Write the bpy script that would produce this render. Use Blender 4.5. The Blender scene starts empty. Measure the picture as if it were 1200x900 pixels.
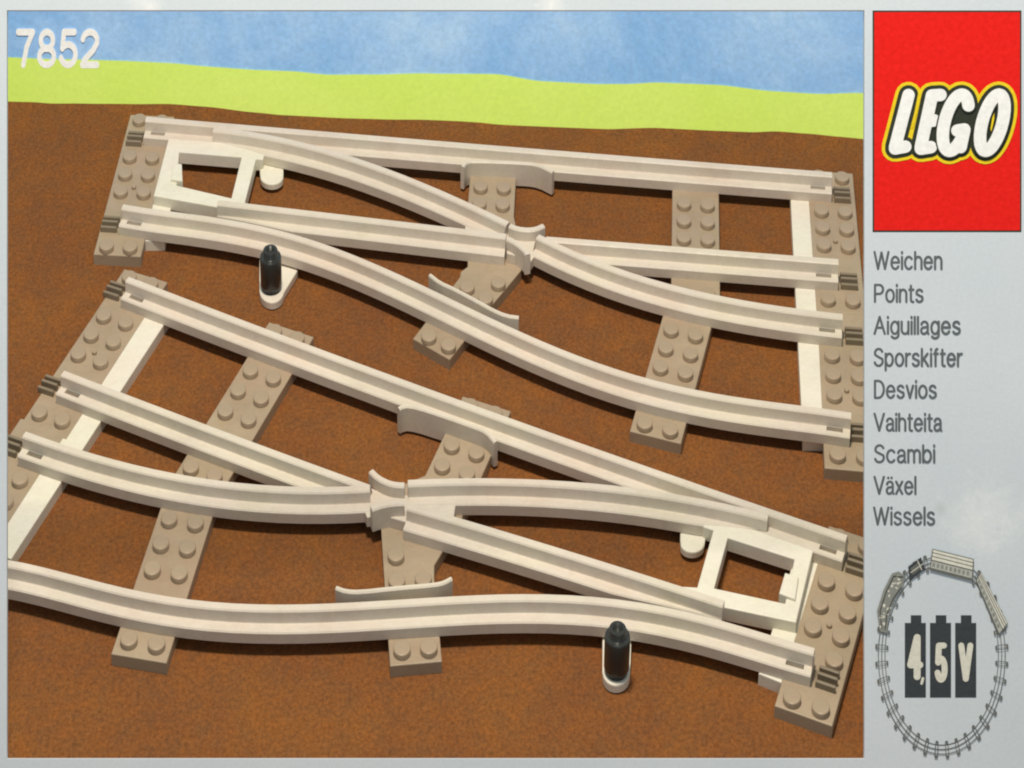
import bpy, bmesh, math, random, json
from mathutils import Vector, Matrix

# ------------------------------------------------------------------ camera, light, exposure
SC = bpy.context.scene
COL = SC.collection
S = 0.1                      # 1 unit = 1 cm, the tables below are in millimetres
SX = 0.64                    # the printed card is narrower than it is tall: everything on it is narrow
PITCH = 0.53673
CAM_H = 36.469
cam = bpy.data.cameras.new("camera")
cam_o = bpy.data.objects.new("camera", cam)
COL.objects.link(cam_o)
cam_o.location = (0, 0, CAM_H)
cam_o.rotation_euler = (math.pi / 2 - PITCH, 0, 0)
cam.sensor_width = 36.0
cam.sensor_fit = 'HORIZONTAL'
cam.lens = 123.72
cam.shift_x = 0.075
cam.shift_y = 0.0008
cam.clip_start = 1.0
cam.clip_end = 2000.0
SC.camera = cam_o

world = bpy.data.worlds.new("World")
SC.world = world
world.use_nodes = True
bg = world.node_tree.nodes["Background"]
bg.inputs[0].default_value = (0.80, 0.96, 1.0, 1)
bg.inputs[1].default_value = 0.30


def lamp(name, loc, target, size, power, color):
    l = bpy.data.lights.new(name, 'AREA')
    l.shape = 'DISK'
    l.size = size
    l.energy = power
    l.color = color
    o = bpy.data.objects.new(name, l)
    COL.objects.link(o)
    o.location = loc
    o.rotation_euler = (Vector(target) - Vector(loc)).to_track_quat('-Z', 'Y').to_euler()
    return o


lamp("softbox", (-1.5, 53, 62), (0, 58, 0), 10, 39500, (1.0, 0.90, 0.76))
lamp("fill_lamp", (20, -40, 60), (0, 60, 5), 50, 9500, (0.86, 0.96, 1.0))

SC.view_settings.view_transform = 'Standard'
SC.view_settings.look = 'None'
SC.view_settings.exposure = 0.0
SC.view_settings.gamma = 1.0
SC.render.engine = 'CYCLES'
SC.cycles.max_bounces = 6
SC.cycles.filter_width = 2.1      # the old printed picture is a little soft

DATA = json.loads(r'''{"U":{"rails":{"A":[[-102.68,717.78],[-96.55,717.04],[-90.42,716.31],[-84.28,715.57],[-78.15,714.84],[-72.01,714.11],[-65.88,713.38],[-59.74,712.65],[-53.61,711.93],[-47.47,711.2],[-41.34,710.48],[-35.2,709.76],[-29.07,709.04],[-22.93,708.32],[-16.8,707.61],[-10.66,706.89],[-4.52,706.18],[1.61,705.47],[7.75,704.76],[13.89,704.06],[20.02,703.35],[26.16,702.65],[32.3,701.95],[38.44,701.24],[44.57,700.55],[50.71,699.85],[56.85,699.15],[62.99,698.46],[69.12,697.77],[75.26,697.08],[81.4,696.39],[87.54,695.7],[93.68,695.02],[99.82,694.33],[105.96,693.65],[112.1,692.97],[118.24,692.29],[124.38,691.62],[130.52,690.94],[136.66,690.27]],"B":[[-78.24,712.47],[-72.04,711.48],[-65.86,710.23],[-59.71,708.73],[-53.58,706.99],[-47.48,705.02],[-41.4,702.83],[-35.33,700.43],[-29.29,697.83],[-23.27,695.04],[-17.27,692.07],[-11.28,688.93],[-5.31,685.63],[0.65,682.18],[6.59,678.59],[12.52,674.87],[18.43,671.04],[24.34,667.09]],"Br":[[34.15,661.51],[39.99,657.5],[45.85,653.81],[51.75,650.44],[57.68,647.35],[63.63,644.54],[69.61,641.99],[75.62,639.68],[81.64,637.59],[87.69,635.71],[93.76,634.03],[99.84,632.51],[105.94,631.15],[112.06,629.93],[118.18,628.83],[124.32,627.84],[130.46,626.94]],"C":[[-73.76,677.04],[23.64,661.59]],"D":[[36.94,660.46],[132.73,650.45]],"E":[[-105.89,675.12],[-99.98,673.78],[-94.06,672.64],[-88.12,671.6],[-82.18,670.55],[-76.25,669.43],[-70.34,668.18],[-64.44,666.75],[-58.56,665.12],[-52.71,663.24],[-46.88,661.13],[-41.07,658.77],[-35.29,656.18],[-29.53,653.37],[-23.79,650.35],[-18.07,647.16],[-12.37,643.83],[-6.67,640.37],[-0.98,636.84],[4.7,633.27],[10.38,629.68],[16.06,626.13],[21.76,622.63],[27.46,619.24],[33.17,615.97],[38.9,612.85],[44.65,609.92],[50.41,607.18],[56.2,604.66],[62.01,602.35],[67.84,600.28],[73.7,598.43],[79.58,596.79],[85.47,595.35],[91.39,594.08],[97.32,592.96],[103.26,591.94],[109.2,590.98],[115.15,590.03],[121.09,589.01],[127.01,587.86]]},"guards":{"far":[[8.59,696.59],[10.1,699.29],[13.38,700.12],[31.77,699.08],[36.48,698.04],[41.36,694.53]],"near":[[-1.68,646.89],[1.39,643.57],[6.12,640.83],[14.63,634.85],[18.43,631.98],[22.76,629.49],[26.86,628.78]]},"wings":{"far":[[25.04,666.65],[27.43,665.29],[30.84,664.71],[33.71,665.1],[36.34,666.65]],"near":[[24.16,660.87],[26.67,659.15],[28.86,656.87],[30.21,654.98],[30.58,653.47]]},"plates":{"frog":[[10.08,671.02],[23.55,668.49],[29.29,668.1],[35.6,668.1],[35.32,661.18],[31.68,655.12],[30.39,658.52],[27.8,657.38],[23.86,658.71],[23.45,664.63],[10.05,668.1]]},"frame":{"outer":[[-94.21,713.67],[-62.55,709.83],[-59.4,707.71],[-60.24,702.24],[-62.66,702.65],[-65.02,681.79],[-61.09,679.79],[-62.15,678.21],[-74.17,679.6],[-96.56,685.0]],"hole":[[-89.84,706.02],[-67.79,703.49],[-69.84,683.79],[-89.14,689.86]],"latch":[[-91.24,699.4],[-88.22,698.98],[-87.13,690.74],[-91.34,691.56]]},"bars":{"fork":[[123.52,699.0],[130.6,698.58],[119.54,586.49],[112.49,586.49]],"toe":[[-97.83,668.59],[-91.21,668.59],[-89.46,716.29],[-96.44,716.29]]},"tabs":{"tab":[[-61.63,705.86],[-61.26,700.43],[-60.84,697.78],[-60.15,696.68],[-59.18,695.81],[-58.02,695.26],[-56.76,695.07],[-55.52,695.26],[-54.42,695.81],[-53.56,696.68],[-53.01,697.78],[-53.07,700.43],[-53.38,705.86]]},"levers":{"lever":[[-57.94,648.34],[-59.28,668.35],[-51.8,668.35],[-46.03,662.6],[-45.83,656.16],[-49.75,646.68],[-49.99,645.35],[-50.49,644.19],[-51.22,643.25],[-52.12,642.62],[-53.13,642.32],[-54.19,642.38],[-55.22,642.79],[-56.16,643.53],[-56.95,644.55],[-57.52,645.78],[-57.84,647.14]]},"knobs":{"knob":[[-54.0,648.34]]}},"L":{"rails":{"A":[[-100.48,642.81],[-94.93,640.14],[-89.36,637.48],[-83.8,634.83],[-78.23,632.18],[-72.65,629.54],[-67.08,626.91],[-61.5,624.29],[-55.92,621.67],[-50.33,619.06],[-44.74,616.46],[-39.15,613.87],[-33.56,611.28],[-27.96,608.7],[-22.36,606.13],[-16.75,603.57],[-11.14,601.01],[-5.53,598.46],[0.08,595.91],[5.7,593.38],[11.32,590.85],[16.95,588.33],[22.58,585.82],[28.21,583.31],[33.84,580.81],[39.48,578.32],[45.12,575.84],[50.77,573.36],[56.41,570.89],[62.06,568.43],[67.72,565.97],[73.38,563.53],[79.04,561.08],[84.7,558.65],[90.37,556.23],[96.04,553.81],[101.71,551.4],[107.39,548.99],[113.07,546.6],[118.75,544.21]],"C":[[-116.09,604.25],[-110.44,601.67],[-104.79,599.1],[-99.14,596.54],[-93.48,593.98],[-87.82,591.44],[-82.15,588.9],[-76.49,586.37],[-70.81,583.85],[-65.13,581.34],[-59.45,578.84],[-53.77,576.35],[-48.08,573.87],[-42.38,571.4],[-36.68,568.93],[-30.98,566.48],[-25.28,564.03],[-19.57,561.6]],"Cr":[[-8.0,555.03],[-2.03,552.99],[3.94,550.94],[9.9,548.86],[15.85,546.78],[21.8,544.67],[27.74,542.55],[33.67,540.42],[39.6,538.27],[45.51,536.1],[51.42,533.92],[57.33,531.72],[63.22,529.5],[69.11,527.27],[75.0,525.02],[80.87,522.76]],"D":[[-124.4,580.86],[-118.73,578.55],[-113.03,576.32],[-107.28,574.21],[-101.48,572.2],[-95.62,570.33],[-89.7,568.58],[-83.72,566.99],[-77.67,565.55],[-71.54,564.28],[-65.34,563.19],[-59.05,562.28],[-52.67,561.58],[-46.2,561.08],[-39.64,560.8],[-32.97,560.75],[-26.19,560.94],[-19.31,561.39]],"B":[[-8.09,563.19],[-1.04,563.53],[5.95,563.74],[12.87,563.8],[19.73,563.72],[26.53,563.49],[33.26,563.13],[39.93,562.61],[46.53,561.96],[53.07,561.15],[59.54,560.2],[65.95,559.09],[72.28,557.84],[78.56,556.43],[84.76,554.87],[90.9,553.16],[96.96,551.29]],"E":[[-123.61,536.14],[-117.49,534.88],[-111.5,533.35],[-105.57,531.67],[-99.66,529.95],[-93.73,528.26],[-87.76,526.69],[-81.71,525.28],[-75.57,524.07],[-69.34,523.08],[-63.0,522.32],[-56.56,521.79],[-50.02,521.5],[-43.38,521.41],[-36.67,521.5],[-29.88,521.75],[-23.04,522.12],[-16.17,522.57],[-9.27,523.06],[-2.38,523.56],[4.5,524.01],[11.34,524.39],[18.13,524.65],[24.85,524.75],[31.49,524.67],[38.04,524.38],[44.48,523.87],[50.82,523.11],[57.05,522.11],[63.17,520.86],[69.19,519.38],[75.12,517.7],[80.97,515.85],[86.77,513.88],[92.54,511.84],[98.31,509.81],[104.13,507.88]]},"guards":{"far":[[-11.81,593.13],[-10.51,594.1],[-7.89,594.59],[-1.84,592.64],[12.75,586.36],[16.36,584.44],[19.11,580.33]],"near":[[-28.05,529.76],[-25.35,528.61],[-21.24,528.39],[-11.36,529.63],[0.0,530.73],[2.42,531.37],[4.61,532.76]]},"wings":{"far":[[-9.08,562.7],[-11.61,562.85],[-13.89,563.45],[-16.96,565.27],[-19.05,567.71]],"near":[[-9.01,556.57],[-12.51,556.42],[-15.75,555.68],[-18.72,554.5]]},"plates":{"frog":[[-19.29,565.66],[-17.74,564.75],[-9.1,562.95],[6.04,559.65],[5.51,555.35],[-8.01,555.2],[-7.99,553.44],[-15.79,556.09],[-20.03,555.2],[-21.66,559.95]]},"frame":{"outer":[[109.26,543.8],[97.29,552.48],[85.24,556.31],[79.04,554.54],[78.27,551.9],[81.14,550.73],[74.51,531.7],[70.41,531.98],[70.95,530.04],[80.63,525.52],[101.12,520.51]],"hole":[[85.08,548.12],[103.45,540.95],[98.81,526.47],[79.33,531.42]],"latch":[[99.97,535.54],[103.68,534.14],[101.72,526.96],[97.39,528.88]]},"bars":{"toe":[[89.25,508.1],[95.23,505.27],[111.93,545.43],[105.68,548.59]],"fork":[[-92.65,641.96],[-85.07,638.69],[-122.94,544.57],[-130.1,547.44]]},"tabs":{"tab":[[72.36,557.81],[71.63,551.35],[71.64,549.1],[72.09,548.25],[72.81,547.59],[73.76,547.16],[74.82,547.01],[75.92,547.16],[76.95,547.59],[77.81,548.25],[78.42,549.1],[78.81,550.77],[80.23,557.21]]},"levers":{"lever":[[46.29,509.85],[46.96,520.4],[55.1,520.4],[53.96,509.85],[53.88,508.96],[53.57,507.88],[53.02,506.9],[52.25,506.09],[51.33,505.52],[50.33,505.23],[49.3,505.23],[48.34,505.52],[47.5,506.09],[46.84,506.9],[46.42,507.88],[46.27,508.96]]},"knobs":{"knob":[[50.1,509.33]]}},"plates":{"U0":[-106.244,723.331,-0.068,1.051,-1.906,0.14],"U3a":[133.397,696.496,-0.092,0.989,-0.557,0.045],"U3b":[127.778,633.865,-0.107,0.991,0.0,-1.069],"U2a":[86.884,699.906,-0.099,1.001,0.0,-0.168],"U2b":[80.559,643.75,-0.299,0.998,0.0,-1.021],"U1a":[16.836,707.862,-0.071,1.0,0.0,0.0],"L0":[117.991,550.548,-0.387,0.993,0.0,-0.495],"L3a":[-101.284,649.892,-0.369,1.053,-0.781,-0.628],"L3b":[-125.855,589.457,-0.369,1.053,0.0,0.0],"L2a":[-51.621,627.771,-0.395,1.077,0.0,-3.167],"L2b":[-75.222,573.894,-0.18,1.082,0.0,-3.031],"L1a":[10.845,598.021,-0.373,1.0,0.0,0.0]},"fs":{"U":[[10.79,656.96],[8.5,654.7],[8.19,652.46],[-7.12,626.24],[4.61,617.74],[18.66,640.33],[28.63,655.45],[28.83,661.5],[26.37,684.95],[11.14,684.95]],"L":[[-16.13,558.98],[-14.42,535.38],[-12.52,510.3],[1.89,511.74],[-0.25,538.18],[-0.25,542.42],[7.55,557.5],[10.69,566.47],[-2.57,573.8],[-16.3,567.08]]},"fstuds":{"U":[[10.5,646.25],[20.77,648.09],[16.43,641.3],[-2.05,625.57],[4.22,621.91]],"L":[[-11.36,544.43],[-10.99,535.93],[-3.42,536.49],[-9.25,514.18],[-1.78,514.71]]},"clips":{"U":[[-106.61,715.86],[-110.3,674.75],[140.19,688.31],[136.37,649.18],[134.36,626.09],[129.87,588.21]],"L":[[-105.22,645.12],[-120.76,606.21],[-128.79,583.12],[121.69,541.47],[107.78,505.25]]},"card":{"base":[-156.5,740.54],"dir":[0.99805,-0.06245],"lean":0.4886921905584123},"hill":[[-0.23,11.33],[13.01,11.29],[28.73,11.52],[44.42,11.64],[60.08,11.57],[75.72,11.1],[91.33,10.83],[104.71,10.89],[117.16,10.44],[132.66,10.9],[153.38,11.72],[178.97,12.22],[194.4,11.06],[214.05,10.91],[224.15,11.19],[237.29,11.9],[257.74,11.91],[278.17,11.0],[293.36,10.83],[309.4,11.47]],"bank":[[-0.02,0.99],[10.07,1.11],[15.74,0.97],[28.95,1.3],[44.65,1.63],[60.31,2.06],[72.83,1.81],[91.58,0.95],[104.05,0.5],[122.72,0.13],[138.22,0.66],[153.69,0.99],[164.51,1.0],[172.23,0.92],[184.57,0.38],[199.96,0.41],[215.31,0.55],[236.72,1.44],[255.06,1.37],[270.3,1.4],[279.41,1.85],[291.58,1.61],[300.7,1.28],[310.71,0.97]],"num":[[2.83,18.06],[33.84,9.66],[3.02,8.83],[33.63,18.88]],"win":[[-0.45,22.26],[309.59,30.36],[0.0,0.0]],"cam":{"f":4124.153914635011,"p":0.5367319869392603,"h":364.6945881098572,"a":0.64}}''')


# ------------------------------------------------------------------ materials
def mat(name):
    m = bpy.data.materials.new(name)
    m.use_nodes = True
    nt = m.node_tree
    return m, nt, nt.nodes["Principled BSDF"]


def noise(nt, scale, detail=4.0, rough=0.6, coord='Object', dist=0.0, stretch=None):
    tc = nt.nodes.new("ShaderNodeTexCoord")
    n = nt.nodes.new("ShaderNodeTexNoise")
    n.inputs["Scale"].default_value = scale
    n.inputs["Detail"].default_value = detail
    n.inputs["Roughness"].default_value = rough
    n.inputs["Distortion"].default_value = dist
    if stretch:
        mp = nt.nodes.new("ShaderNodeMapping")
        mp.inputs["Scale"].default_value = stretch
        nt.links.new(tc.outputs[coord], mp.inputs["Vector"])
        nt.links.new(mp.outputs[0], n.inputs["Vector"])
    else:
        nt.links.new(tc.outputs[coord], n.inputs["Vector"])
    return n


def ramp(nt, src, stops):
    r = nt.nodes.new("ShaderNodeValToRGB")
    els = r.color_ramp.elements
    while len(els) < len(stops):
        els.new(0.5)
    for e, (p, c) in zip(els, stops):
        e.position = p
        e.color = (*c, 1)
    nt.links.new(src, r.inputs[0])
    return r


def mix(nt, a, b, fac, mode='MIX'):
    m = nt.nodes.new("ShaderNodeMix")
    m.data_type = 'RGBA'
    m.blend_type = mode
    for sock, v in ((m.inputs[6], a), (m.inputs[7], b), (m.inputs[0], fac)):
        if hasattr(v, "links") or isinstance(v, bpy.types.NodeSocket):
            nt.links.new(v, sock)
        elif isinstance(v, tuple):
            sock.default_value = (*v, 1)
        else:
            sock.default_value = v
    return m.outputs[2]


def bump(nt, src, bsdf, strength, distance):
    b = nt.nodes.new("ShaderNodeBump")
    b.inputs["Strength"].default_value = strength
    b.inputs["Distance"].default_value = distance
    nt.links.new(src, b.inputs["Height"])
    nt.links.new(b.outputs[0], bsdf.inputs["Normal"])


def plastic(name, col, var=0.06, rough=0.42, spec=0.35):
    m, nt, p = mat(name)
    n = noise(nt, 0.55, 5, 0.65)
    lo = tuple(c * (1 - var) for c in col)
    hi = tuple(min(1, c * (1 + var * .6)) for c in col)
    r = ramp(nt, n.outputs["Fac"], [(0.35, lo), (0.65, hi)])
    n2 = noise(nt, 14.0, 3, 0.6)
    r2 = ramp(nt, n2.outputs["Fac"], [(0.3, (0.95, 0.95, 0.95)), (0.7, (1, 1, 1))])
    # handling wear: faint pinkish and greenish ageing, fine dull streaks
    n3 = noise(nt, 0.32, 3, 0.6, dist=0.8)
    r3 = ramp(nt, n3.outputs["Fac"], [(0.36, (1.0, 0.955, 0.935)), (0.5, (1, 1, 1)), (0.64, (0.985, 1.0, 0.955))])
    n4 = noise(nt, 3.2, 8, 0.8, dist=.6)
    r4 = ramp(nt, n4.outputs["Fac"], [(0.46, (1, 1, 1)), (0.74, (0.90, 0.88, 0.85))])
    x = mix(nt, r.outputs[0], r2.outputs[0], 1.0, 'MULTIPLY')
    x = mix(nt, x, r3.outputs[0], 1.0, 'MULTIPLY')
    x = mix(nt, x, r4.outputs[0], 1.0, 'MULTIPLY')
    nt.links.new(x, p.inputs["Base Color"])
    rr = nt.nodes.new("ShaderNodeMapRange")
    nt.links.new(n4.outputs["Fac"], rr.inputs[0])
    rr.inputs[1].default_value = 0.3
    rr.inputs[2].default_value = 0.75
    rr.inputs[3].default_value = rough - .08
    rr.inputs[4].default_value = rough + .16
    nt.links.new(rr.outputs[0], p.inputs["Roughness"])
    p.inputs["Specular IOR Level"].default_value = spec
    bump(nt, n2.outputs["Fac"], p, 0.06, 0.02)
    return m


M_RAIL = plastic("rail_plastic", (0.70, 0.625, 0.535))
M_WHITE = plastic("white_plastic", (0.80, 0.755, 0.65), 0.04)
M_TIE = plastic("sleeper_plastic", (0.405, 0.315, 0.22), 0.10)
M_CLIP = plastic("clip_plastic", (0.25, 0.20, 0.14), 0.1)
M_BLACK = plastic("black_plastic", (0.028, 0.030, 0.028), 0.1, 0.35, 0.5)


def soil_material():
    m, nt, p = mat("brown_soil")
    st = (1, .55, 1)
    n1 = noise(nt, 0.5, 5, 0.65, stretch=st)
    a = ramp(nt, n1.outputs["Fac"], [(0.32, (0.180, 0.070, 0.026)), (0.68, (0.226, 0.088, 0.025))])
    n2 = noise(nt, 15.0, 5, 0.85, stretch=st)
    b = ramp(nt, n2.outputs["Fac"], [(0.30, (0.56, 0.56, 0.60)), (0.5, (1, 1, 1)), (0.72, (1.5, 1.46, 1.3))])
    n3 = noise(nt, 3.0, 4, 0.7, stretch=st)
    c = ramp(nt, n3.outputs["Fac"], [(0.36, (0.90, 0.97, 1.1)), (0.64, (1.08, 1.02, 0.9))])
    x = mix(nt, a.outputs[0], b.outputs[0], 1.0, 'MULTIPLY')
    x = mix(nt, x, c.outputs[0], 1.0, 'MULTIPLY')
    nt.links.new(x, p.inputs["Base Color"])
    p.inputs["Roughness"].default_value = 0.95
    p.inputs["Specular IOR Level"].default_value = 0.1
    bump(nt, n2.outputs["Fac"], p, 0.35, 0.03)
    return m


def card_material(name, stops, scale, rough=0.7, grain=0.05):
    m, nt, p = mat(name)
    n = noise(nt, scale, 6, 0.65, dist=0.4)
    r = ramp(nt, n.outputs["Fac"], stops)
    n2 = noise(nt, 9.0, 4, 0.7)
    g = ramp(nt, n2.outputs["Fac"], [(0.3, (1 - grain,) * 3), (0.7, (1 + grain,) * 3)])
    nt.links.new(mix(nt, r.outputs[0], g.outputs[0], 1.0, 'MULTIPLY'), p.inputs["Base Color"])
    p.inputs["Roughness"].default_value = rough
    p.inputs["Specular IOR Level"].default_value = 0.2
    return m


M_SOIL = soil_material()
M_HILL = card_material("lime_card", [(0.3, (0.62, 0.84, 0.14)), (0.7, (0.70, 0.88, 0.19))], 0.25)
M_SKY = card_material("sky_card", [(0.30, (0.17, 0.38, 0.76)), (0.47, (0.25, 0.48, 0.84)), (0.58, (0.36, 0.58, 0.90)), (0.72, (0.55, 0.74, 0.93))], 0.14, grain=0.11)


def silver_material():
    m, nt, p = mat("silver_card")
    n = noise(nt, 0.22, 4, 0.6)
    r = ramp(nt, n.outputs["Fac"], [(0.3, (0.62, 0.69, 0.75)), (0.7, (0.69, 0.745, 0.80))])
    # rubbed spots and fine creases of the old card
    n2 = noise(nt, 0.75, 8, 0.72, dist=1.4, stretch=(1, 0.45, 1))
    w = ramp(nt, n2.outputs["Fac"], [(0.685, (0, 0, 0)), (0.74, (0.75, 0.75, 0.75))])
    x = mix(nt, r.outputs[0], (0.80, 0.82, 0.82), w.outputs[0])
    # one big rubbed scuff beside the last words, and a dark nick at its corner
    for (mx, my), rad, colr, amt in (((9.35, 4.35), 1.15, (0.93, 0.94, 0.94), .5), ((8.62, 4.50), .22, (0.40, 0.42, 0.43), .35), ((2.0, 13.1), .5, (.92, .92, .92), .7), ((-4.9, 13.1), .6, (.92, .92, .92), .7)):
        tc = nt.nodes.new("ShaderNodeTexCoord")
        mp = nt.nodes.new("ShaderNodeMapping")
        mp.inputs["Location"].default_value = (-mx, -my, 0)
        nt.links.new(tc.outputs['Object'], mp.inputs['Vector'])
        ln = nt.nodes.new("ShaderNodeVectorMath")
        ln.operation = 'LENGTH'
        nt.links.new(mp.outputs[0], ln.inputs[0])
        nn = noise(nt, 2.2, 7, 0.75, dist=1.0)
        ad = nt.nodes.new("ShaderNodeMath")
        ad.operation = 'MULTIPLY_ADD'
        nt.links.new(nn.outputs["Fac"], ad.inputs[0])
        ad.inputs[1].default_value = 1.6 * rad
        nt.links.new(ln.outputs["Value"], ad.inputs[2])
        mk = ramp(nt, ad.outputs[0], [(0.75 * rad, (amt,) * 3), (min(1.0, 1.45 * rad), (0, 0, 0))]) if rad < .65 else None
        if mk is None:
            dv = nt.nodes.new("ShaderNodeMath")
            dv.operation = 'DIVIDE'
            nt.links.new(ad.outputs[0], dv.inputs[0])
            dv.inputs[1].default_value = 2.2 * rad
            mk = ramp(nt, dv.outputs[0], [(0.36, (amt,) * 3), (0.66, (0, 0, 0))])
        x = mix(nt, x, colr, mk.outputs[0])
    n3 = noise(nt, 16.0, 4, 0.7)
    g = ramp(nt, n3.outputs["Fac"], [(0.3, (0.955,) * 3), (0.7, (1.03,) * 3)])
    nt.links.new(mix(nt, x, g.outputs[0], 1.0, 'MULTIPLY'), p.inputs["Base Color"])
    p.inputs["Roughness"].default_value = 0.48
    p.inputs["Specular IOR Level"].default_value = 0.35
    bump(nt, n2.outputs["Fac"], p, 0.12, 0.06)
    return m


def ink(name, col, rough=0.5):
    m, nt, p = mat(name)
    n = noise(nt, 12.0, 4, 0.7)
    r = ramp(nt, n.outputs["Fac"], [(0.3, tuple(c * 0.88 for c in col)), (0.7, tuple(min(1, c * 1.08 + 0.004) for c in col))])
    nt.links.new(r.outputs[0], p.inputs["Base Color"])
    p.inputs["Roughness"].default_value = rough
    p.inputs["Specular IOR Level"].default_value = 0.12
    return m


M_SILVER = silver_material()
M_RED = ink("red_ink", (0.84, 0.012, 0.008), 0.6)
M_YELLOW = ink("yellow_ink", (0.88, 0.66, 0.02))
M_DARK = ink("dark_ink", (0.035, 0.042, 0.028))
M_PAPER = ink("white_ink", (0.96, 0.96, 0.95))
M_TEXT = ink("grey_ink", (0.125, 0.145, 0.155))
M_BATT = ink("charcoal_ink", (0.050, 0.058, 0.066))
M_LINE = ink("line_ink", (0.15, 0.155, 0.145))
M_CREAM = ink("cream_ink", (0.76, 0.75, 0.66))
M_PALE = ink("pale_ink", (0.48, 0.49, 0.45))
M_GREY = ink("drawing_ink", (0.27, 0.28, 0.26))


# ------------------------------------------------------------------ mesh helpers
def link(name, bm, m, parent=None, smooth=False):
    bmesh.ops.recalc_face_normals(bm, faces=bm.faces[:])
    me = bpy.data.meshes.new(name)
    bm.to_mesh(me)
    bm.free()
    me.materials.append(m)
    if smooth:
        for p in me.polygons:
            p.use_smooth = True
    o = bpy.data.objects.new(name, me)
    COL.objects.link(o)
    if parent:
        o.parent = parent
    return o


def empty(name, loc, label, cat, group=None):
    o = bpy.data.objects.new(name, None)
    COL.objects.link(o)
    o.location = loc
    o["label"] = label
    o["category"] = cat
    if group:
        o["group"] = group
    return o


ORG = [Vector((0, 0, 0))]          # base point of the thing being built


def W(x, y, z):
    return Vector((x * SX * S, y * S, z * S)) - ORG[0]


def prism(pts, z0, z1, bev=0.25, hole=None, bm=None):
    """upright slab over a polygon (true millimetres), top edges softened"""
    bm = bm or bmesh.new()
    loops = [pts] + ([hole] if hole else [])
    edges = []
    new = []
    for lp in loops:
        vs = [bm.verts.new(W(x, y, z0)) for x, y in lp]
        new += vs
        for i in range(len(vs)):
            edges.append(bm.edges.new((vs[i], vs[(i + 1) % len(vs)])))
    if hole:
        r = bmesh.ops.triangle_fill(bm, use_beauty=True, use_dissolve=False, edges=edges)
        faces = [g for g in r['geom'] if isinstance(g, bmesh.types.BMFace)]
    else:
        faces = [bm.faces.new(new)]
    r = bmesh.ops.extrude_face_region(bm, geom=faces, use_keep_orig=True)
    tv = [g for g in r['geom'] if isinstance(g, bmesh.types.BMVert)]
    for v in tv:
        v.co.z += (z1 - z0) * S
    tset = set(tv)
    if bev and not hole:
        te = [e for e in bm.edges if e.verts[0] in tset and e.verts[1] in tset]
        bmesh.ops.bevel(bm, geom=te, offset=bev * S, segments=2, affect='EDGES', profile=0.5, clamp_overlap=True)
    elif bev:
        te = [e for e in bm.edges if e.verts[0] in tset and e.verts[1] in tset and
              any(abs(f.normal.z) < 0.5 for f in e.link_faces)]
        bm.normal_update()
        te = [e for e in bm.edges if e.verts[0] in tset and e.verts[1] in tset and
              any(abs(f.normal.z) < 0.5 for f in e.link_faces)]
        bmesh.ops.bevel(bm, geom=te, offset=bev * S, segments=2, affect='EDGES', profile=0.5, clamp_overlap=True)
    return bm


def sweep(path, profs):
    """sweep one closed profile [(t, z)] per section along a path; t points to the near side"""
    bm = bmesh.new()
    rings = []
    n = len(path)
    for i, (x, y) in enumerate(path):
        a = path[max(0, i - 1)]
        b = path[min(n - 1, i + 1)]
        if i > 0 and math.dist(path[i - 1], path[i]) < 1e-3:
            a = path[i - 2] if i > 1 else path[i]
        if i < n - 1 and math.dist(path[i + 1], path[i]) < 1e-3:
            b = path[i + 2] if i < n - 2 else path[i]
        dx, dy = b[0] - a[0], b[1] - a[1]
        L = math.hypot(dx, dy)
        nx, ny = dy / L, -dx / L
        rings.append([bm.verts.new(W(x + nx * t, y + ny * t, z)) for t, z in profs[i]])
    m = len(profs[0])
    for i in range(n - 1):
        for j in range(m):
            k = (j + 1) % m
            bm.faces.new((rings[i][j], rings[i][k], rings[i + 1][k], rings[i + 1][j]))
    for r in (rings[0], rings[-1]):
        edges = []
        f = bm.faces.new(r)
    bmesh.ops.triangulate(bm, faces=[f for f in bm.faces if len(f.verts) > 4])
    return bm


def rail_profile(kf=1.0, kb=1.0, slot=False, dz=0.0):
    zs = 5.5 + dz
    f = 1.45 + (4.35 - 1.45) * kf
    b = -1.45 - (2.6 - 1.45) * kb
    s0, s1 = 1.42, 1.42 + (2.9 - 1.42) * kf
    zz = 3.7 if slot else zs
    s1 = min(s1, f - 0.4)
    return [(b, 3.15), (b, zs - .25), (b + .2, zs), (-1.4, zs), (-1.18, 7.75), (-0.95, 8.0 + dz), (0.92, 8.0 + dz), (1.2, 7.72),
            (1.36, zs + .15), (s0, zs), (s0 + .01, zz), (s1, zz), (s1 + .01, zs), (f - .28, zs), (f, zs - .28), (f, 3.15)]


def resample(path, step):
    out = [tuple(path[0])]
    for a, b in zip(path, path[1:]):
        L = math.dist(a, b)
        k = max(1, int(L / step))
        for i in range(1, k + 1):
            out.append((a[0] + (b[0] - a[0]) * i / k, a[1] + (b[1] - a[1]) * i / k))
    return out


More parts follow.
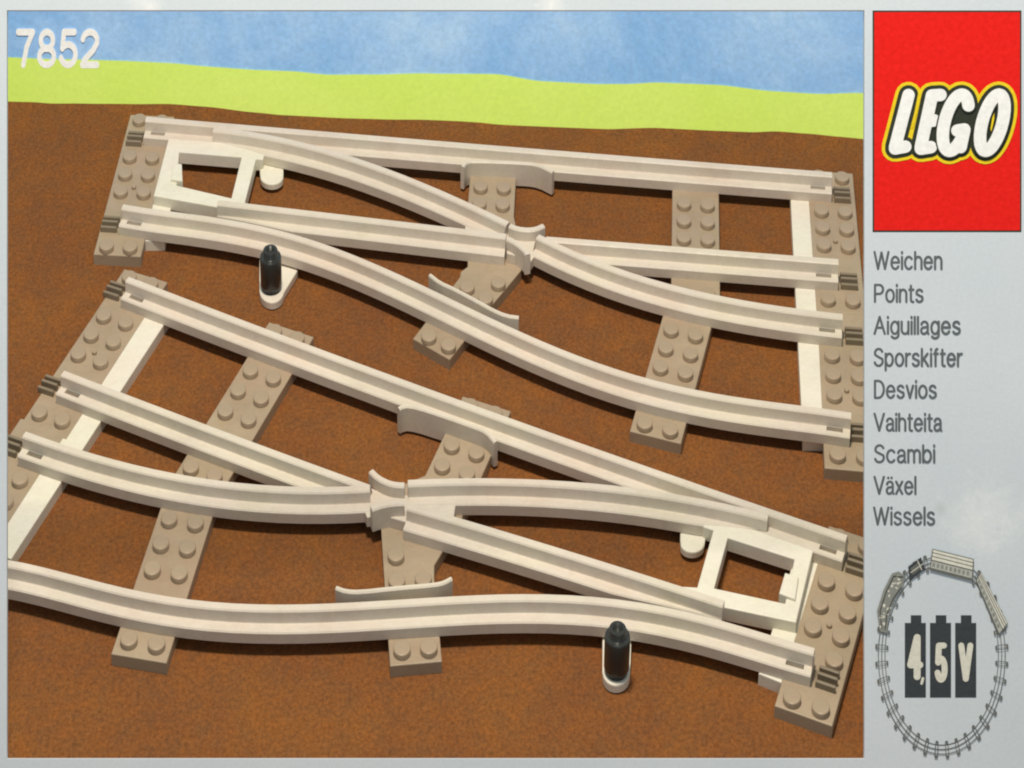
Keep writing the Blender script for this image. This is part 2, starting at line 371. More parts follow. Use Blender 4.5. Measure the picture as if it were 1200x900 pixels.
def rail_bm(path, slots=(), taper=(0, 0), dz=0.0, kf=1.0, kb=1.0):
    path = resample(path, 6.5)
    cum = [0.0]
    for a, b in zip(path, path[1:]):
        cum.append(cum[-1] + math.dist(a, b))
    T = cum[-1]

    def at(s):
        for i in range(len(cum) - 1):
            if cum[i] <= s <= cum[i + 1]:
                u = (s - cum[i]) / (cum[i + 1] - cum[i])
                return (path[i][0] + (path[i + 1][0] - path[i][0]) * u, path[i][1] + (path[i + 1][1] - path[i][1]) * u)
        return path[-1]
    cuts = []
    for w in slots:
        s0, s1 = (2.2, 7.2) if w == 'start' else (T - 7.2, T - 2.2)
        cuts.append((s0, s1))
    st = [(s, None) for s in cum if not any(c0 - .4 < s < c1 + .4 for c0, c1 in cuts)]
    for c0, c1 in cuts:
        st += [(c0, False), (c0 + .02, True), (c1 - .02, True), (c1, False)]
    st.sort(key=lambda q: q[0])
    pts, profs = [], []
    for s, fl in st:
        a = kf
        b = kb
        if taper[0] and s < taper[0]:
            a = kf * max(0.04, (s / taper[0]) ** 1.2); b = kb * 0.1
        if taper[1] and T - s < taper[1]:
            a = kf * max(0.04, ((T - s) / taper[1]) ** 1.2); b = kb * 0.1
        pts.append(at(s))
        profs.append(rail_profile(a, b, bool(fl), dz))
    return sweep(pts, profs)


def wall_bm(path, t0, t1, z0, z1):
    c = 0.3
    pr = [(t0, z0), (t0, z1 - c), (t0 + c, z1), (t1 - c, z1), (t1, z1 - c), (t1, z0)]
    path = [tuple(p) for p in path]
    # round the bends a little
    sm = [path[0]]
    for a, b, c_ in zip(path, path[1:], path[2:]):
        sm.append((b[0] * .75 + a[0] * .25, b[1] * .75 + a[1] * .25))
        sm.append((b[0] * .75 + c_[0] * .25, b[1] * .75 + c_[1] * .25))
    sm.append(path[-1])
    return sweep(sm, [pr] * len(sm))


def lathe(prof, seg=28):
    bm = bmesh.new()
    rings = []
    for r, z in prof:
        if r < 1e-6:
            rings.append([bm.verts.new((0, 0, z * S))])
        else:
            rings.append([bm.verts.new((r * SX * S * math.cos(2 * math.pi * i / seg), r * S * math.sin(2 * math.pi * i / seg), z * S)) for i in range(seg)])
    for a, b in zip(rings, rings[1:]):
        for i in range(seg):
            k = (i + 1) % seg
            if len(a) == 1 and len(b) == 1:
                continue
            if len(a) == 1:
                bm.faces.new((a[0], b[i], b[k]))
            elif len(b) == 1:
                bm.faces.new((a[i], a[k], b[0]))
            else:
                bm.faces.new((a[i], a[k], b[k], b[i]))
    return bm


# ------------------------------------------------------------------ the setting
def card_point(along, up, off=0.0):
    c = DATA['card']
    (bx, by), (dx, dy), le = c['base'], c['dir'], c['lean']
    nx, ny = -dy, dx
    sl, cl = math.sin(le), math.cos(le)
    # off > 0 lies in front of the card
    x = bx + dx * along + nx * (sl * up - cl * off)
    y = by + dy * along + ny * (sl * up - cl * off)
    z = cl * up + sl * off
    return (x, y, z)


def interp(tab, a):
    if a <= tab[0][0]:
        return tab[0][1]
    for (a0, u0), (a1, u1) in zip(tab, tab[1:]):
        if a0 <= a <= a1:
            t = (a - a0) / (a1 - a0)
            t = t * t * (3 - 2 * t) * .6 + t * .4
            return u0 + (u1 - u0) * t
    return tab[-1][1]


A0, A1 = -150.0, 470.0


def extend(tab, seed):
    """carry the wavy outline on past what the table covers"""
    r = random.Random(seed)
    tab = [tuple(t) for t in tab]
    a, u = tab[0]
    while a > A0 - 40:
        a -= 26
        u += r.uniform(-1.1, 1.1)
        tab.insert(0, (a, max(.8, u)))
    a, u = tab[-1]
    while a < A1 + 40:
        a += 26
        u += r.uniform(-1.1, 1.1)
        tab.append((a, max(.8, u)))
    return tab


def strip_card(name, top, m, off, thick, bottom=-0.0, step=2.0):
    bm = bmesh.new()
    n = int((A1 - A0) / step)
    fr, bk = [], []
    for i in range(n + 1):
        a = A0 + (A1 - A0) * i / n
        t = top(a)
        fr.append((bm.verts.new(W(*card_point(a, bottom, off))), bm.verts.new(W(*card_point(a, t, off)))))
        bk.append((bm.verts.new(W(*card_point(a, bottom, off - thick))), bm.verts.new(W(*card_point(a, t, off - thick)))))
    for i in range(n):
        bm.faces.new((fr[i][0], fr[i + 1][0], fr[i + 1][1], fr[i][1]))
        bm.faces.new((bk[i][0], bk[i][1], bk[i + 1][1], bk[i + 1][0]))
        bm.faces.new((fr[i][1], fr[i + 1][1], bk[i + 1][1], bk[i][1]))
        bm.faces.new((fr[i][0], bk[i][0], bk[i + 1][0], fr[i + 1][0]))
    for i in (0, n):
        bm.faces.new((fr[i][0], fr[i][1], bk[i][1], bk[i][0]))
    o = link(name, bm, m)
    o["kind"] = "structure"
    return o


hill_tab = extend(DATA['hill'], 3)
bank_tab = extend(DATA['bank'], 5)
strip_card("hill", lambda a: interp(hill_tab, a), M_HILL, 0.0, 0.22, bottom=-1.0)
strip_card("sky", lambda a: 46.0, M_SKY, -0.26, 1.2, bottom=-1.0)

GZ = 0.6                     # the soil sheet is soft: the sleepers sink into it a little
# ground: a felt-like sheet whose back edge curls up against the hill card
bm = bmesh.new()
na, rows = 310, []
for i in range(na + 1):
    a = A0 + (A1 - A0) * i / na
    b = interp(bank_tab, a)
    col = []
    fx, fy, _ = card_point(a, 0)
    for d in (460, 380, 320, 280, 240, 200, 160, 120, 80, 50, 30, 18, 10, 5, 2.4):
        col.append((fx, fy - d, GZ))
    col.append(card_point(a, 0.25 * b + GZ * .8, 0.9))
    col.append(card_point(a, b * .8, 0.45))
    col.append(card_point(a, b, 0.25))
    col.append(card_point(a, b - .1, 0.02))
    rows.append([bm.verts.new(W(*p)) for p in col])
for i in range(na):
    for j in range(len(rows[0]) - 1):
        bm.faces.new((rows[i][j], rows[i + 1][j], rows[i + 1][j + 1], rows[i][j + 1]))
g = link("ground", bm, M_SOIL)
g["kind"] = "structure"


# ------------------------------------------------------------------ the two railway switches
STUD_ME = None


def stud_mesh():
    bm = lathe([(2.45, 0), (2.45, 1.02), (2.36, 1.2), (2.18, 1.28), (0, 1.28)])
    bmesh.ops.recalc_face_normals(bm, faces=bm.faces[:])
    me = bpy.data.meshes.new("stud")
    bm.to_mesh(me)
    bm.free()
    me.materials.append(M_TIE)
    for p in me.polygons:
        p.use_smooth = len(p.vertices) == 4 and abs(p.normal.z) < 0.8
    return me


STUD_ME = stud_mesh()


def stud(x, y, z, parent):
    o = bpy.data.objects.new("stud", STUD_ME)
    COL.objects.link(o)
    o.location = W(x, y, z)
    o.parent = parent
    return o


def plate_xy(pr, c, r, extra=0.0):
    ox, oy, t, sr, d0, d7 = pr
    lx = c * 8
    ly = -(r * 8 * sr + extra)
    return (ox + lx * math.cos(t) - ly * math.sin(t), oy + lx * math.sin(t) + ly * math.cos(t))


def sleeper(key, root, rows, r0=None, r1=None, top=3.2, pins=True, lip=4.0):
    pr = DATA['plates'][key]
    d = {0: pr[4], 7: pr[5]}
    e0 = -4 if r0 is None else 0
    e1 = lip if r1 is None else 0
    ra = 0 if r0 is None else r0
    rb = 7 if r1 is None else r1
    xa = d[0] if ra == 0 else 0
    xb = d[7] if rb == 7 else 0
    cs = [plate_xy(pr, -.5, ra, xa + e0), plate_xy(pr, 1.5, ra, xa + e0), plate_xy(pr, 1.5, rb, xb + e1), plate_xy(pr, -.5, rb, xb + e1)]
    bm = prism(cs, 0.0, top, 0.22)
    o = link("sleeper", bm, M_TIE, root)
    for r, cols in rows:
        for c in cols:
            stud(*plate_xy(pr, c, r, d.get(r, 0)), top - .02, o)
    if pins:
        x, y = plate_xy(pr, .5, 3.62)
        pb = lathe([(.8, 0), (.8, .55), (.65, .7), (0, .7)], 16)
        q = link("pin", pb, M_TIE, o)
        q.location = W(x, y, top - .02)
    return o


def clip(x, y, th, parent):
    """three little contact ridges in a raised clip on the sleeper"""
    bm = bmesh.new()
    for k, (w, hgt) in ((-2.3, (.9, 1.3)), (0, (.9, 1.5)), (2.3, (.9, 1.3))):
        u0, u1 = -2.8, 2.8
        cs = []
        for (lx, ly) in ((u0, k - w / 2), (u1, k - w / 2), (u1, k + w / 2), (u0, k + w / 2)):
            cs.append((x + lx * math.cos(th) - ly * math.sin(th), y + lx * math.sin(th) + ly * math.cos(th)))
        prism(cs, 3.1, 3.2 + hgt, 0.2, bm=bm)
    o = link("rail_clip", bm, M_CLIP, parent)
    return o


def rev(path):
    return path if path[-1][0] >= path[0][0] else path[::-1]


def switch(k, label):
    D = DATA[k]
    R = D['rails']
    cx = sum(p[0] for r in R.values() for p in r) / sum(len(r) for r in R.values())
    cy = sum(p[1] for r in R.values() for p in r) / sum(len(r) for r in R.values())
    ORG[0] = Vector((0, 0, 0))
    base = W(cx, cy, 0)
    root = empty("railway_switch", base, label, "toy track", "toy railway switches lying on the brown ground")
    ORG[0] = base
    B = (0, 2, 3, 4, 7)
    two = (0, 1)
    sl = []
    if k == 'U':
        sl.append(sleeper('U0', root, [(r, two) for r in B], lip=2.4))
        sl.append(sleeper('U3a', root, [(r, two) for r in B], r1=7.49))
        sl.append(sleeper('U3b', root, [(r, two) for r in (2, 3, 4, 7)], r0=-.49, top=3.18))
        sleeper('U2a', root, [(r, two) for r in B], pins=False)
        sleeper('U2b', root, [(r, two) for r in (2, 3, 4, 7)], r0=.6, top=3.15, pins=False, lip=2.7)
        fa = sleeper('U1a', root, [(r, two) for r in (0, 2, 3)], r1=4.6, pins=False)
        th = -.09
        cl = [sl[0], sl[0], sl[1], sl[1], sl[2], sl[2]]
    else:
        sl.append(sleeper('L0', root, [(r, two) for r in B] + [(5, (1,))], lip=2.9))
        sl.append(sleeper('L3a', root, [(r, two) for r in B], r1=7.49))
        sl.append(sleeper('L3b', root, [(r, two) for r in (2, 3, 4)], r0=-.49, top=3.18))
        sleeper('L2a', root, [(r, two) for r in B], pins=False)
        sleeper('L2b', root, [(r, two) for r in (2, 3, 4, 7)], r0=.6, top=3.15, pins=False)
        fa = sleeper('L1a', root, [(r, two) for r in (0, 2, 3)], r1=4.6, pins=False)
        th = -.38
        cl = [sl[1], sl[1], sl[2], sl[0], sl[0]]
    for (x, y), par in zip(DATA['clips'][k], cl):
        clip(x, y, th, par)
    fs = link("frog_sleeper", prism(DATA['fs'][k], 0.0, 3.14, 0.22), M_TIE, root)
    for x, y in DATA['fstuds'][k]:
        stud(x, y, 3.12, fs)
    # rails
    if k == 'U':
        spec = {'A': dict(slots=('start', 'end'), dz=0), 'B': dict(taper=(20, 0), dz=.05), 'Br': dict(slots=('end',), dz=.03), 'C': dict(taper=(26, 0), dz=.02),
                'D': dict(slots=('end',), dz=-.03), 'E': dict(slots=('start', 'end'), dz=.01)}
    else:
        spec = {'A': dict(slots=('start', 'end'), dz=0), 'B': dict(taper=(0, 20), dz=.05), 'D': dict(slots=('start',), dz=.03), 'Cr': dict(taper=(0, 30), dz=.02),
                'C': dict(slots=('start',), dz=-.03), 'E': dict(slots=('end',), dz=.01)}
    for n, kw in spec.items():
        link("rail", rail_bm(R[n], **kw), M_RAIL, root)
    for n, pth in D['guards'].items():
        link("guard_rail", wall_bm(rev(pth), *((.25, 1.6) if n == "far" else (-.6, .7)), 1.3, 6.9), M_RAIL, root)
    for n, pth in D['wings'].items():
        link("wing_rail", wall_bm(rev(pth), -.95, 1.0, 3.15, 7.97), M_RAIL, root)
    link("frog_plate", prism(D['plates']['frog'], 3.2, 5.42, .2), M_RAIL, root)
    fr = link("point_frame", prism(D['frame']['outer'], 2.6, 5.46, .2, hole=D['frame']['hole']), M_WHITE, root)
    link("latch", prism(D['frame']['latch'], 3.0, 6.1, .2), M_WHITE, fr)
    for n, pts in D['bars'].items():
        link("cross_bar", prism(pts, 0.02, 3.1, .2), M_WHITE, root)
    link("lever_tab", prism(D['tabs']['tab'], 1.6, 3.0, .3), M_WHITE, root)
    lv = link("switch_lever", prism(D['levers']['lever'], 0.9, 2.6, .3), M_WHITE, root)
    x, y = D['knobs']['knob'][0]
    kb = lathe([(2.9, -.8), (3.1, .6), (3.52, 1.2), (3.55, 7.3), (3.4, 7.75), (2.5, 7.8), (2.42, 7.85), (2.42, 9.1), (2.25, 9.35), (1.5, 9.4), (1.4, 8.3), (0, 8.3)], 32)
    ko = link("lever_knob", kb, M_BLACK, lv, smooth=False)
    ko.location = W(x, y, 2.6)
    for p in ko.data.polygons:
        p.use_smooth = abs(p.normal.z) < .5
    ORG[0] = Vector((0, 0, 0))
    return root


switch('U', "light grey toy railway switch right below the lime green hill, farther from the box window")
switch('L', "light grey toy railway switch nearest the bottom window edge, its open fork toward the left")

# ------------------------------------------------------------------ the printed front of the carton
PX = 600.0 / 4124.15 * S          # one printed unit at the plane of the card
sp, cp = math.sin(PITCH), math.cos(PITCH)
FZ = 600.0


def front_point(u, v):
    X, V = (u - 510) / 4124.15, (v - 451) / 4124.15
    return Vector((X * FZ, FZ * (cp - V * sp), CAM_H / S - FZ * (sp + V * cp))) * S


FRONT = empty("carton_front", front_point(510, 906), "silver grey printed card front of a toy box with a large picture window", "box front")
FRONT.rotation_euler = (math.pi / 2 - PITCH, 0, 0)


def L(u, v, lift=0.0):
    return Vector(((u - 510) * PX, (906 - v) * PX, lift))


def panel():
    bm = bmesh.new()
    o = [(-6, -6), (1207, -6), (1207, 906), (-6, 906)]
    i = [(8, 12), (1013, 12), (1013, 889.5), (8, 889.5)]
    th = 0.15
    vo = [[bm.verts.new(L(u, v, z)) for u, v in o] for z in (0, -th)]
    vi = [[bm.verts.new(L(u, v, z)) for u, v in i] for z in (0, -th)]
    for a in range(4):
        b = (a + 1) % 4
        bm.faces.new((vo[0][a], vo[0][b], vi[0][b], vi[0][a]))
        bm.faces.new((vo[1][a], vi[1][a], vi[1][b], vo[1][b]))
        bm.faces.new((vo[0][a], vo[1][a], vo[1][b], vo[0][b]))
        bm.faces.new((vi[0][a], vi[0][b], vi[1][b], vi[1][a]))
    return link("panel", bm, M_SILVER, FRONT)


PANEL = panel()


def flat(name, polys, m, parent, lift=0.004):
    """thin printed shapes: every polygon gets its own hair-thin height"""
    bm = bmesh.new()
    for n, poly in enumerate(polys):
        z = lift + n * 0.00005
        vs = [bm.verts.new(L(u, v, z)) for u, v in poly]
        bm.faces.new(vs)
    bmesh.ops.recalc_face_normals(bm, faces=bm.faces[:])
    for f in bm.faces:
        if f.normal.z < 0:
            f.normal_flip()
    me = bpy.data.meshes.new(name)
    bm.to_mesh(me)
    bm.free()
    me.materials.append(m)
    o = bpy.data.objects.new(name, me)
    COL.objects.link(o)
    o.parent = parent
    return o


def capsule(a, b, w, n=9):
    ang = math.atan2(b[1] - a[1], b[0] - a[0])
    pts = []
    for (c, s) in ((b, -math.pi / 2), (a, math.pi / 2)):
        for i in range(n):
            t = ang + s + math.pi * i / (n - 1)
            pts.append((c[0] + math.cos(t) * w / 2, c[1] + math.sin(t) * w / 2))
    return pts


def stroke(path, w):
    return [capsule(a, b, w) for a, b in zip(path, path[1:])]


# ---- plain sans lettering built from strokes (cap height 1, y up)
def arc(cx_, cy_, rx, ry, a0, a1, n=12):
    return [(cx_ + rx * math.cos(math.radians(a0 + (a1 - a0) * i / n)), cy_ + ry * math.sin(math.radians(a0 + (a1 - a0) * i / n))) for i in range(n + 1)]


X = .72
OV = [arc(.25, X / 2, .25, X / 2, 0, 360, 22)]
GLYPH = {
    'W': (.92, [[(0, 1), (.23, 0), (.46, .97), (.69, 0), (.92, 1)]]),
    'V': (.64, [[(0, 1), (.32, 0), (.64, 1)]]),
    'A': (.64, [[(0, 0), (.32, 1), (.64, 0)], [(.12, .36), (.52, .36)]]),
    'P': (.54, [[(0, 0), (0, 1)], [(0, 1), (.28, 1)] + arc(.28, .735, .25, .265, 90, -90) + [(0, .47)]]),
    'D': (.60, [[(0, 0), (0, 1)], [(0, 1), (.22, 1)] + arc(.22, .5, .37, .5, 90, -90, 16) + [(0, 0)]]),
    'S': (.55, [arc(.28, .745, .25, .255, 20, 200, 12) + [(.12, .60), (.42, .45)] + arc(.275, .27, .27, .27, 35, -165, 14)]),
    'e': (.50, [[(0, .38), (.5, .38)] + arc(.25, X / 2, .25, X / 2, 3, 325, 20)]),
    'c': (.47, [arc(.25, X / 2, .25, X / 2, 40, 320, 18)]),
    'o': (.50, OV),
    'i': (.0, [[(0, 0), (0, X)], [(0, .93), (0, 1.0)]]),
    'l': (.0, [[(0, 0), (0, 1)]]),
    'h': (.42, [[(0, 0), (0, 1)], [(0, .45)] + arc(.21, .47, .21, .25, 180, 0) + [(.42, 0)]]),
    'n': (.42, [[(0, 0), (0, X)], [(0, .45)] + arc(.21, .47, .21, .25, 180, 0) + [(.42, 0)]]),
    'm': (.72, [[(0, 0), (0, X)], [(0, .47)] + arc(.18, .50, .18, .22, 180, 0) + [(.36, 0)], [(.36, .47)] + arc(.54, .50, .18, .22, 180, 0) + [(.72, 0)]]),
    'u': (.42, [[(0, X), (0, .25)] + arc(.21, .25, .21, .25, 180, 360) + [(.42, X)], [(.42, 0), (.42, X)]]),
    'r': (.24, [[(0, 0), (0, X)], [(0, .40)] + arc(.24, .44, .24, .27, 180, 85)]),
    's': (.42, [arc(.21, .535, .19, .185, 25, 205, 10) + [(.10, .43), (.31, .32)] + arc(.21, .195, .205, .195, 40, -160, 12)]),
    't': (.25, [[(.10, .95), (.10, .14)] + arc(.22, .12, .12, .12, 180, 270, 6) + [(.26, .0)], [(0, X), (.26, X)]]),
    'f': (.26, [[(.10, 0), (.10, .84)] + arc(.23, .85, .13, .15, 180, 95, 6), [(0, X), (.25, X)]]),
    'k': (.42, [[(0, 0), (0, 1)], [(.38, X), (0, .28)], [(.13, .42), (.42, 0)]]),
    'p': (.48, [[(0, -.26), (0, X)], arc(.24, X / 2, .24, X / 2, 0, 360, 20)]),
    'b': (.48, [[(0, 0), (0, 1)], arc(.24, X / 2, .24, X / 2, 0, 360, 20)]),
    'g': (.46, [arc(.23, X / 2, .23, X / 2, 0, 360, 20), [(.46, X), (.46, -.05)] + arc(.235, -.05, .225, .21, 0, -150, 10)]),
    'a': (.44, [[(.02, .55)] + arc(.21, .52, .20, .20, 155, 0, 10) + [(.41, .08), (.46, .0)], [(.41, .42), (.20, .38)] + arc(.17, .19, .17, .19, 90, 270, 10) + [(.26, .02), (.41, .16)]]),
    'x': (.42, [[(0, X), (.42, 0)], [(0, 0), (.42, X)]]),
    'v': (.42, [[(0, X), (.21, 0), (.42, X)]]),
    '7': (.50, [[(0, 1), (.50, 1), (.30, .55), (.19, 0)]]),
    '8': (.52, [arc(.26, .745, .215, .255, 0, 360, 20), arc(.26, .255, .26, .255, 0, 360, 20)]),
    '5': (.52, [[(.47, 1), (.10, 1), (.05, .50)] + arc(.255, .31, .265, .31, 140, -160, 18)]),
    '2': (.50, [arc(.25, .735, .245, .265, 170, -20, 14) + [(.36, .44), (.08, .16), (.0, 0), (.50, 0)]]),
    '4': (.54, [[(.38, 0), (.38, 1), (0, .30), (.54, .30)]]),
    ',': (.04, [[(.04, .02), (.0, -.14)]]),
}
GLYPH['\u00e4'] = (GLYPH['a'][0], GLYPH['a'][1] + [[(.10, .93), (.10, .96)], [(.33, .93), (.33, .96)]])


def lettering(body, u0, u1, base, cap, weight, gap=.2):
    """capsules in the same units as u, base, cap; u grows to the right and v downward"""
    x = 0.0
    runs = []
    for ch in body:
        w, paths = GLYPH[ch]
        for p in paths:
            runs.append([(x + px_, py_) for px_, py_ in p])
        x += w + gap
    x -= gap
    lw = weight * cap
    k = (u1 - u0 - lw) / max(x, .01)
    out = []
    for p in runs:
        q = [(u0 + lw / 2 + a * k, base - lw / 2 - b * (cap - lw)) for a, b in p]
        for a, b in zip(q, q[1:]):
            if math.dist(a, b) > 1e-6:
                out.append(capsule(a, b, lw, 7))
    return out


# red badge with the four fat slanted letters
badge = flat("logo_badge", [[(1022.5, 12.3), (1197, 12.3), (1197, 272), (1022.5, 272)]], M_DARK, FRONT, 0.003)
flat("badge_field", [[(1024.5, 14.3), (1195.2, 14.3), (1195.2, 270), (1024.5, 270)]], M_RED, badge, 0.006)
K = 3.158


def lp(pts):
    return [(1010 + x / K, y / K) for x, y in pts]


def oval(cx_, cy_, rx, ry, sh, a0=0, a1=360, n=28):
    r = []
    for i in range(n + 1):
        t = math.radians(a0 + (a1 - a0) * i / n)
        yy = math.sin(t) * ry
        r.append((cx_ + math.cos(t) * rx - yy * sh, cy_ + yy))
    return r


letters = {
    'L': [[(172, 352), (122, 545)], [(122, 550), (160, 543)]],
    'E': [[(258, 356), (217, 545)], [(258, 354), (290, 352)], [(238, 450), (266, 446)], [(217, 551), (254, 545)]],
    'G': [oval(346, 455, 42, 104, .22, -38, -325, 26), [(378, 480), (352, 484)], [(378, 480), (364, 545)]],
    'O': [oval(481, 455, 38, 104, .24)],
}
order = list(letters)


def fit(paths, w):
    out = []
    for p in paths:
        out += stroke(lp(p), w)
    return out


yel, blk = [], []
for ch in order:
    yel += fit(letters[ch], 98 / K)
    blk += fit(letters[ch], 74 / K)
blk += fit({0: [[(262, 400), (250, 515)], [(300, 400), (300, 500)], [(350, 420), (335, 510)], [(395, 440), (400, 500)], [(398, 370), (405, 430)], [(330, 440), (400, 425)], [(345, 460), (352, 400)]]}[0], 46 / K)
oy = flat("logo_outline", yel, M_YELLOW, badge, 0.012)
n_y = len(yel)
ob = flat("logo_outline", blk, M_DARK, badge, 0.017)
z0 = 0.024
for q, ch in enumerate(order):
    zq = z0 + q * .008
    lt = flat("logo_letter", fit(letters[ch], 46 / K), M_PAPER, badge, zq + .004)
    lt["label"] = "fat slanted white letter " + ch
    flat("letter_edge", fit(letters[ch], 57 / K), M_DARK, lt, zq)
z0 += .03
flat("logo_fleck", [lp([(488, 418), (480, 440), (474, 478), (477, 488), (483, 465), (488, 440)])], M_YELLOW, badge, z0 + 0.004)
flat("logo_fleck", [lp([(208, 345), (222, 345), (190, 470), (182, 478)])], M_YELLOW, badge, z0 - 0.034)

for body, u0, u1, b in (("Weichen", 1023.5, 1104.5, 316.5), ("Points", 1024, 1082.5, 355), ("Aiguillages", 1023.5, 1126, 392.5), ("Sporskifter", 1023.5, 1128, 430),
                        ("Desvios", 1024, 1098, 467.5), ("Vaihteita", 1023.5, 1104, 506), ("Scambi", 1024, 1096, 543), ("V\u00e4xel", 1023.5, 1074, 580), ("Wissels", 1023, 1096, 616)):
    flat("printed_word", lettering(body, u0, u1, b, 22.5, .12), M_TEXT, FRONT, 0.004)["label"] = "grey printed word " + body

# three batteries with their figures
for x0, x1, t0, t1, body, tu0, tu1, base, cap in ((1060.3, 1085, 1067.3, 1079.7, "4", 1063, 1082, 797, 54), (1089.8, 1114.5, 1096.5, 1109, "5", 1095, 1110.5, 800, 47), (1119.3, 1144, 1126, 1138.5, "V", 1123, 1140.5, 799, 46)):
    bt = flat("battery_symbol", [[(x0, 730), (t0, 730), (t0, 721), (t1, 721), (t1, 730), (x1, 730), (x1, 817.5), (x0, 817.5)]], M_BATT, FRONT, 0.004)
    flat("battery_figure", lettering(body, tu0, tu1, base, cap, .15), M_CREAM, bt, 0.008)
    if body == "4":
        flat("battery_figure", [capsule((1081.5, 795), (1080, 801), 3.2, 7)], M_CREAM, bt, 0.008)

# drawn loop of track with a train on it
ECX, ECY, ERX, ERY = 1103.5, 768.0, 71.5, 112.0


def ell(t, k=0.0):
    return (ECX + (ERX + k) * math.cos(t), ECY + (ERY + k * 1.35) * math.sin(t))


def band(k0, k1, t0, t1, n=90):
    ps = []
    for i in range(n):
        a, b = t0 + (t1 - t0) * i / n, t0 + (t1 - t0) * (i + 1) / n
        ps.append([ell(a, k0), ell(b, k0), ell(b, k1), ell(a, k1)])
    return ps


lines = []
for k in (-5.0, -1.2, 2.8):
    lines += band(k - .45, k + .45, 0, 2 * math.pi)
NT = 36
for i in range(NT):
    t = 2 * math.pi * (i + .5) / NT
    dt = 0.022
    for (ka, kb) in ((-8.5, -6.4), (4.2, 6.6)):
        a, b, c_, d_ = ell(t - dt, ka), ell(t + dt, ka), ell(t + dt, kb), ell(t - dt, kb)
        lines += [[a, b, c_, d_]]
    for dt2 in (-dt, dt):
        a, b = ell(t + dt2, -7.5), ell(t + dt2, 5.5)
        lines.append(capsule(a, b, .8, 4))
loop = flat("track_loop", lines, M_LINE, FRONT, 0.004)


def box_at(cx_, cy_, w, hgt, ang):
    ca, sa = math.cos(ang), math.sin(ang)
    return [(cx_ + x * ca - y * sa, cy_ + (x * sa + y * ca) * 1.0) for x, y in ((-w / 2, -hgt / 2), (w / 2, -hgt / 2), (w / 2, hgt / 2), (-w / 2, hgt / 2))]


Z1 = 0.004 + len(lines) * 0.00005 + .003


def quad_piece(name, p, m, lift, parent):
    return flat(name, p, m, parent, lift)


def lerp(a, b, t):
    return (a[0] + (b[0] - a[0]) * t, a[1] + (b[1] - a[1]) * t)


def wagon(name, c, light):
    """c: four corners roof-left, roof-right, floor-right, floor-left"""
    o = flat(name, [c], M_LINE, loop, Z1)
    def part(u0_, u1_, v0_, v1_):
        e = lambda u, v: lerp(lerp(c[0], c[1], u), lerp(c[3], c[2], u), v)
        return [e(u0_, v0_), e(u1_, v0_), e(u1_, v1_), e(u0_, v1_)]
    flat("roof", [part(.02, .98, .04, .50)], M_CREAM, o, Z1 + .002)
    flat("side", [part(.02, .98, .56, .88)], M_PALE, o, Z1 + .002)
    st = []
    for k in (.17, .34):
        a, b = lerp(c[0], c[3], k), lerp(c[1], c[2], k)
        st.append(capsule(a, b, .9, 4))
    flat("roof_line", st, M_LINE, o, Z1 + .004)
    wn = []
    for i in range(9):
        t = .05 + i * .1
        a0, a1 = lerp(c[0], c[1], t), lerp(c[0], c[1], t + .055)
        b0, b1 = lerp(c[3], c[2], t), lerp(c[3], c[2], t + .055)
        wn.append([lerp(a0, b0, .62), lerp(a1, b1, .62), lerp(a1, b1, .8), lerp(a0, b0, .8)])
    flat("wagon_window", wn, M_GREY, o, Z1 + .004)
    return o


wagon("wagon", [(1092.5, 643), (1141, 655), (1139.5, 681), (1089, 668)], True)
wagon("wagon", [(1149, 669), (1181, 731), (1170, 745), (1143, 680)], True)
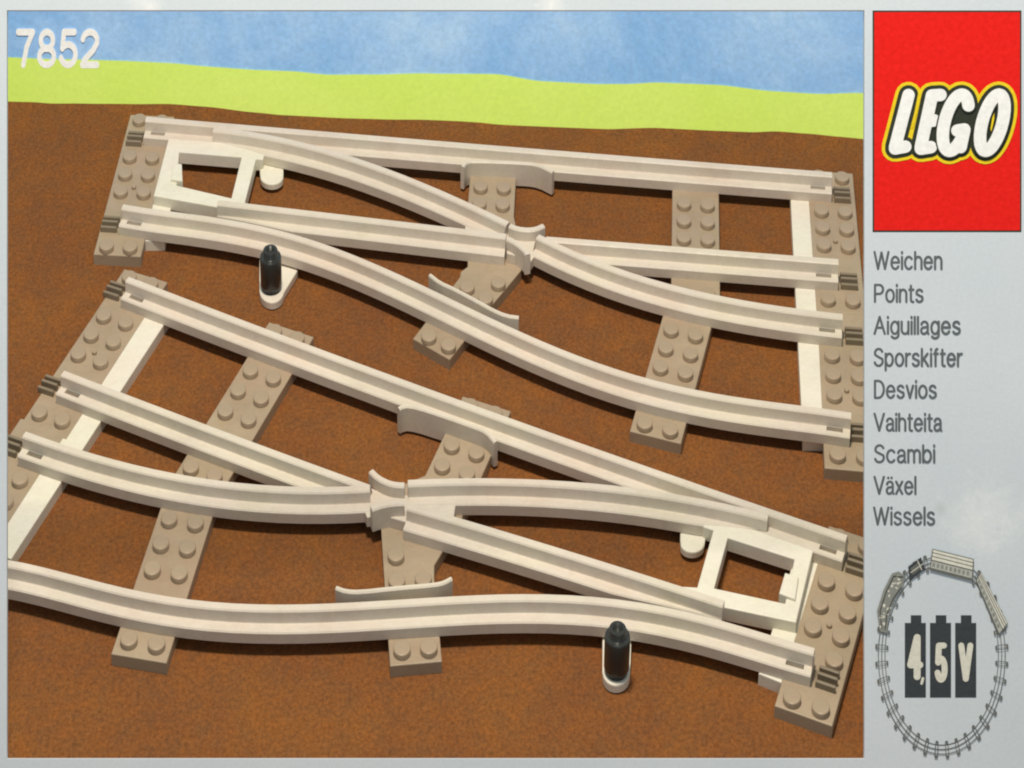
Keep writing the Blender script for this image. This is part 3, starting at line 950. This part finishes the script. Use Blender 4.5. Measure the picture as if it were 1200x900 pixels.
# locomotive and tender, drawn dark with many small blocks
rnd = random.Random(4)
loco_c = [(1031, 740), (1027.5, 716), (1035, 692), (1045, 672), (1053, 669.5), (1060, 675), (1058, 688), (1048, 702), (1041, 722), (1039.5, 742)]
lo = flat("locomotive", [loco_c], M_GREY, loop, Z1)
bl = []
for i in range(46):
    t = rnd.random()
    a = lerp((1034, 736), (1054, 676), t)
    a = (a[0] - 4 * math.sin(math.pi * t) + rnd.uniform(-4.5, 5), a[1] + rnd.uniform(-3, 3))
    bl.append(box_at(a[0], a[1], rnd.uniform(1.2, 3), rnd.uniform(1.2, 3.4), rnd.uniform(0, 3)))
flat("loco_detail", bl[:24], M_CREAM, lo, Z1 + .002)
flat("loco_line", [capsule((1033, 736), (1031, 716), .9, 4), capsule((1031, 716), (1038, 694), .9, 4), capsule((1038, 694), (1047, 675), .9, 4), capsule((1047, 675), (1058, 676), .9, 4), capsule((1037, 737), (1039, 720), .9, 4), capsule((1039, 720), (1046, 702), .9, 4), capsule((1046, 702), (1056, 688), .9, 4)], M_DARK, lo, Z1 + .006)
te = flat("tender", [[(1064, 664), (1079, 653), (1084, 667), (1066, 680)]], M_BATT, loop, Z1)
flat("tender_load", [[(1066.5, 666), (1077, 658.5), (1080, 665), (1069, 674)]], M_LINE, te, Z1 + .002)
flat("tender_rail", [capsule((1067, 671), (1081, 661), .9, 4), capsule((1075, 657), (1080, 668), .9, 4)], M_CREAM, te, Z1 + .004)

# ------------------------------------------------------------------ the number standing against the sky card


ORG[0] = W(*card_point(DATA['num'][2][0], DATA['num'][2][1], 0.04))
NUM = empty("product_number", ORG[0], "white number 7852 in the upper left corner against the blue sky", "number")


def number():
    bl_, br_, tl_ = DATA['num'][2], DATA['num'][1], DATA['num'][0]
    cap = tl_[1] - bl_[1]
    slope = (br_[1] - bl_[1]) / (br_[0] - bl_[0])
    w = (br_[0] - bl_[0] + .9) / 4
    for d, ch in enumerate("7852"):
        bm = bmesh.new()
        a0 = bl_[0] + d * w
        # v counts downward in lettering(): turn it back into height on the card
        for n, poly in enumerate(lettering(ch, a0, a0 + w - .9, 0.0, cap, .175)):
            fr, bk = [], []
            for u, v in poly:
                up = bl_[1] - v + (u - bl_[0]) * slope
                fr.append(bm.verts.new(W(*card_point(u, up, 0.04 + n * .0006))))
                bk.append(bm.verts.new(W(*card_point(u, up, -.25))))
            bm.faces.new(fr)
            bm.faces.new(bk[::-1])
            for a in range(len(fr)):
                b = (a + 1) % len(fr)
                bm.faces.new((fr[a], bk[a], bk[b], fr[b]))
        link("digit", bm, M_PAPER, NUM)["label"] = "white figure " + ch


number()
ORG[0] = Vector((0, 0, 0))
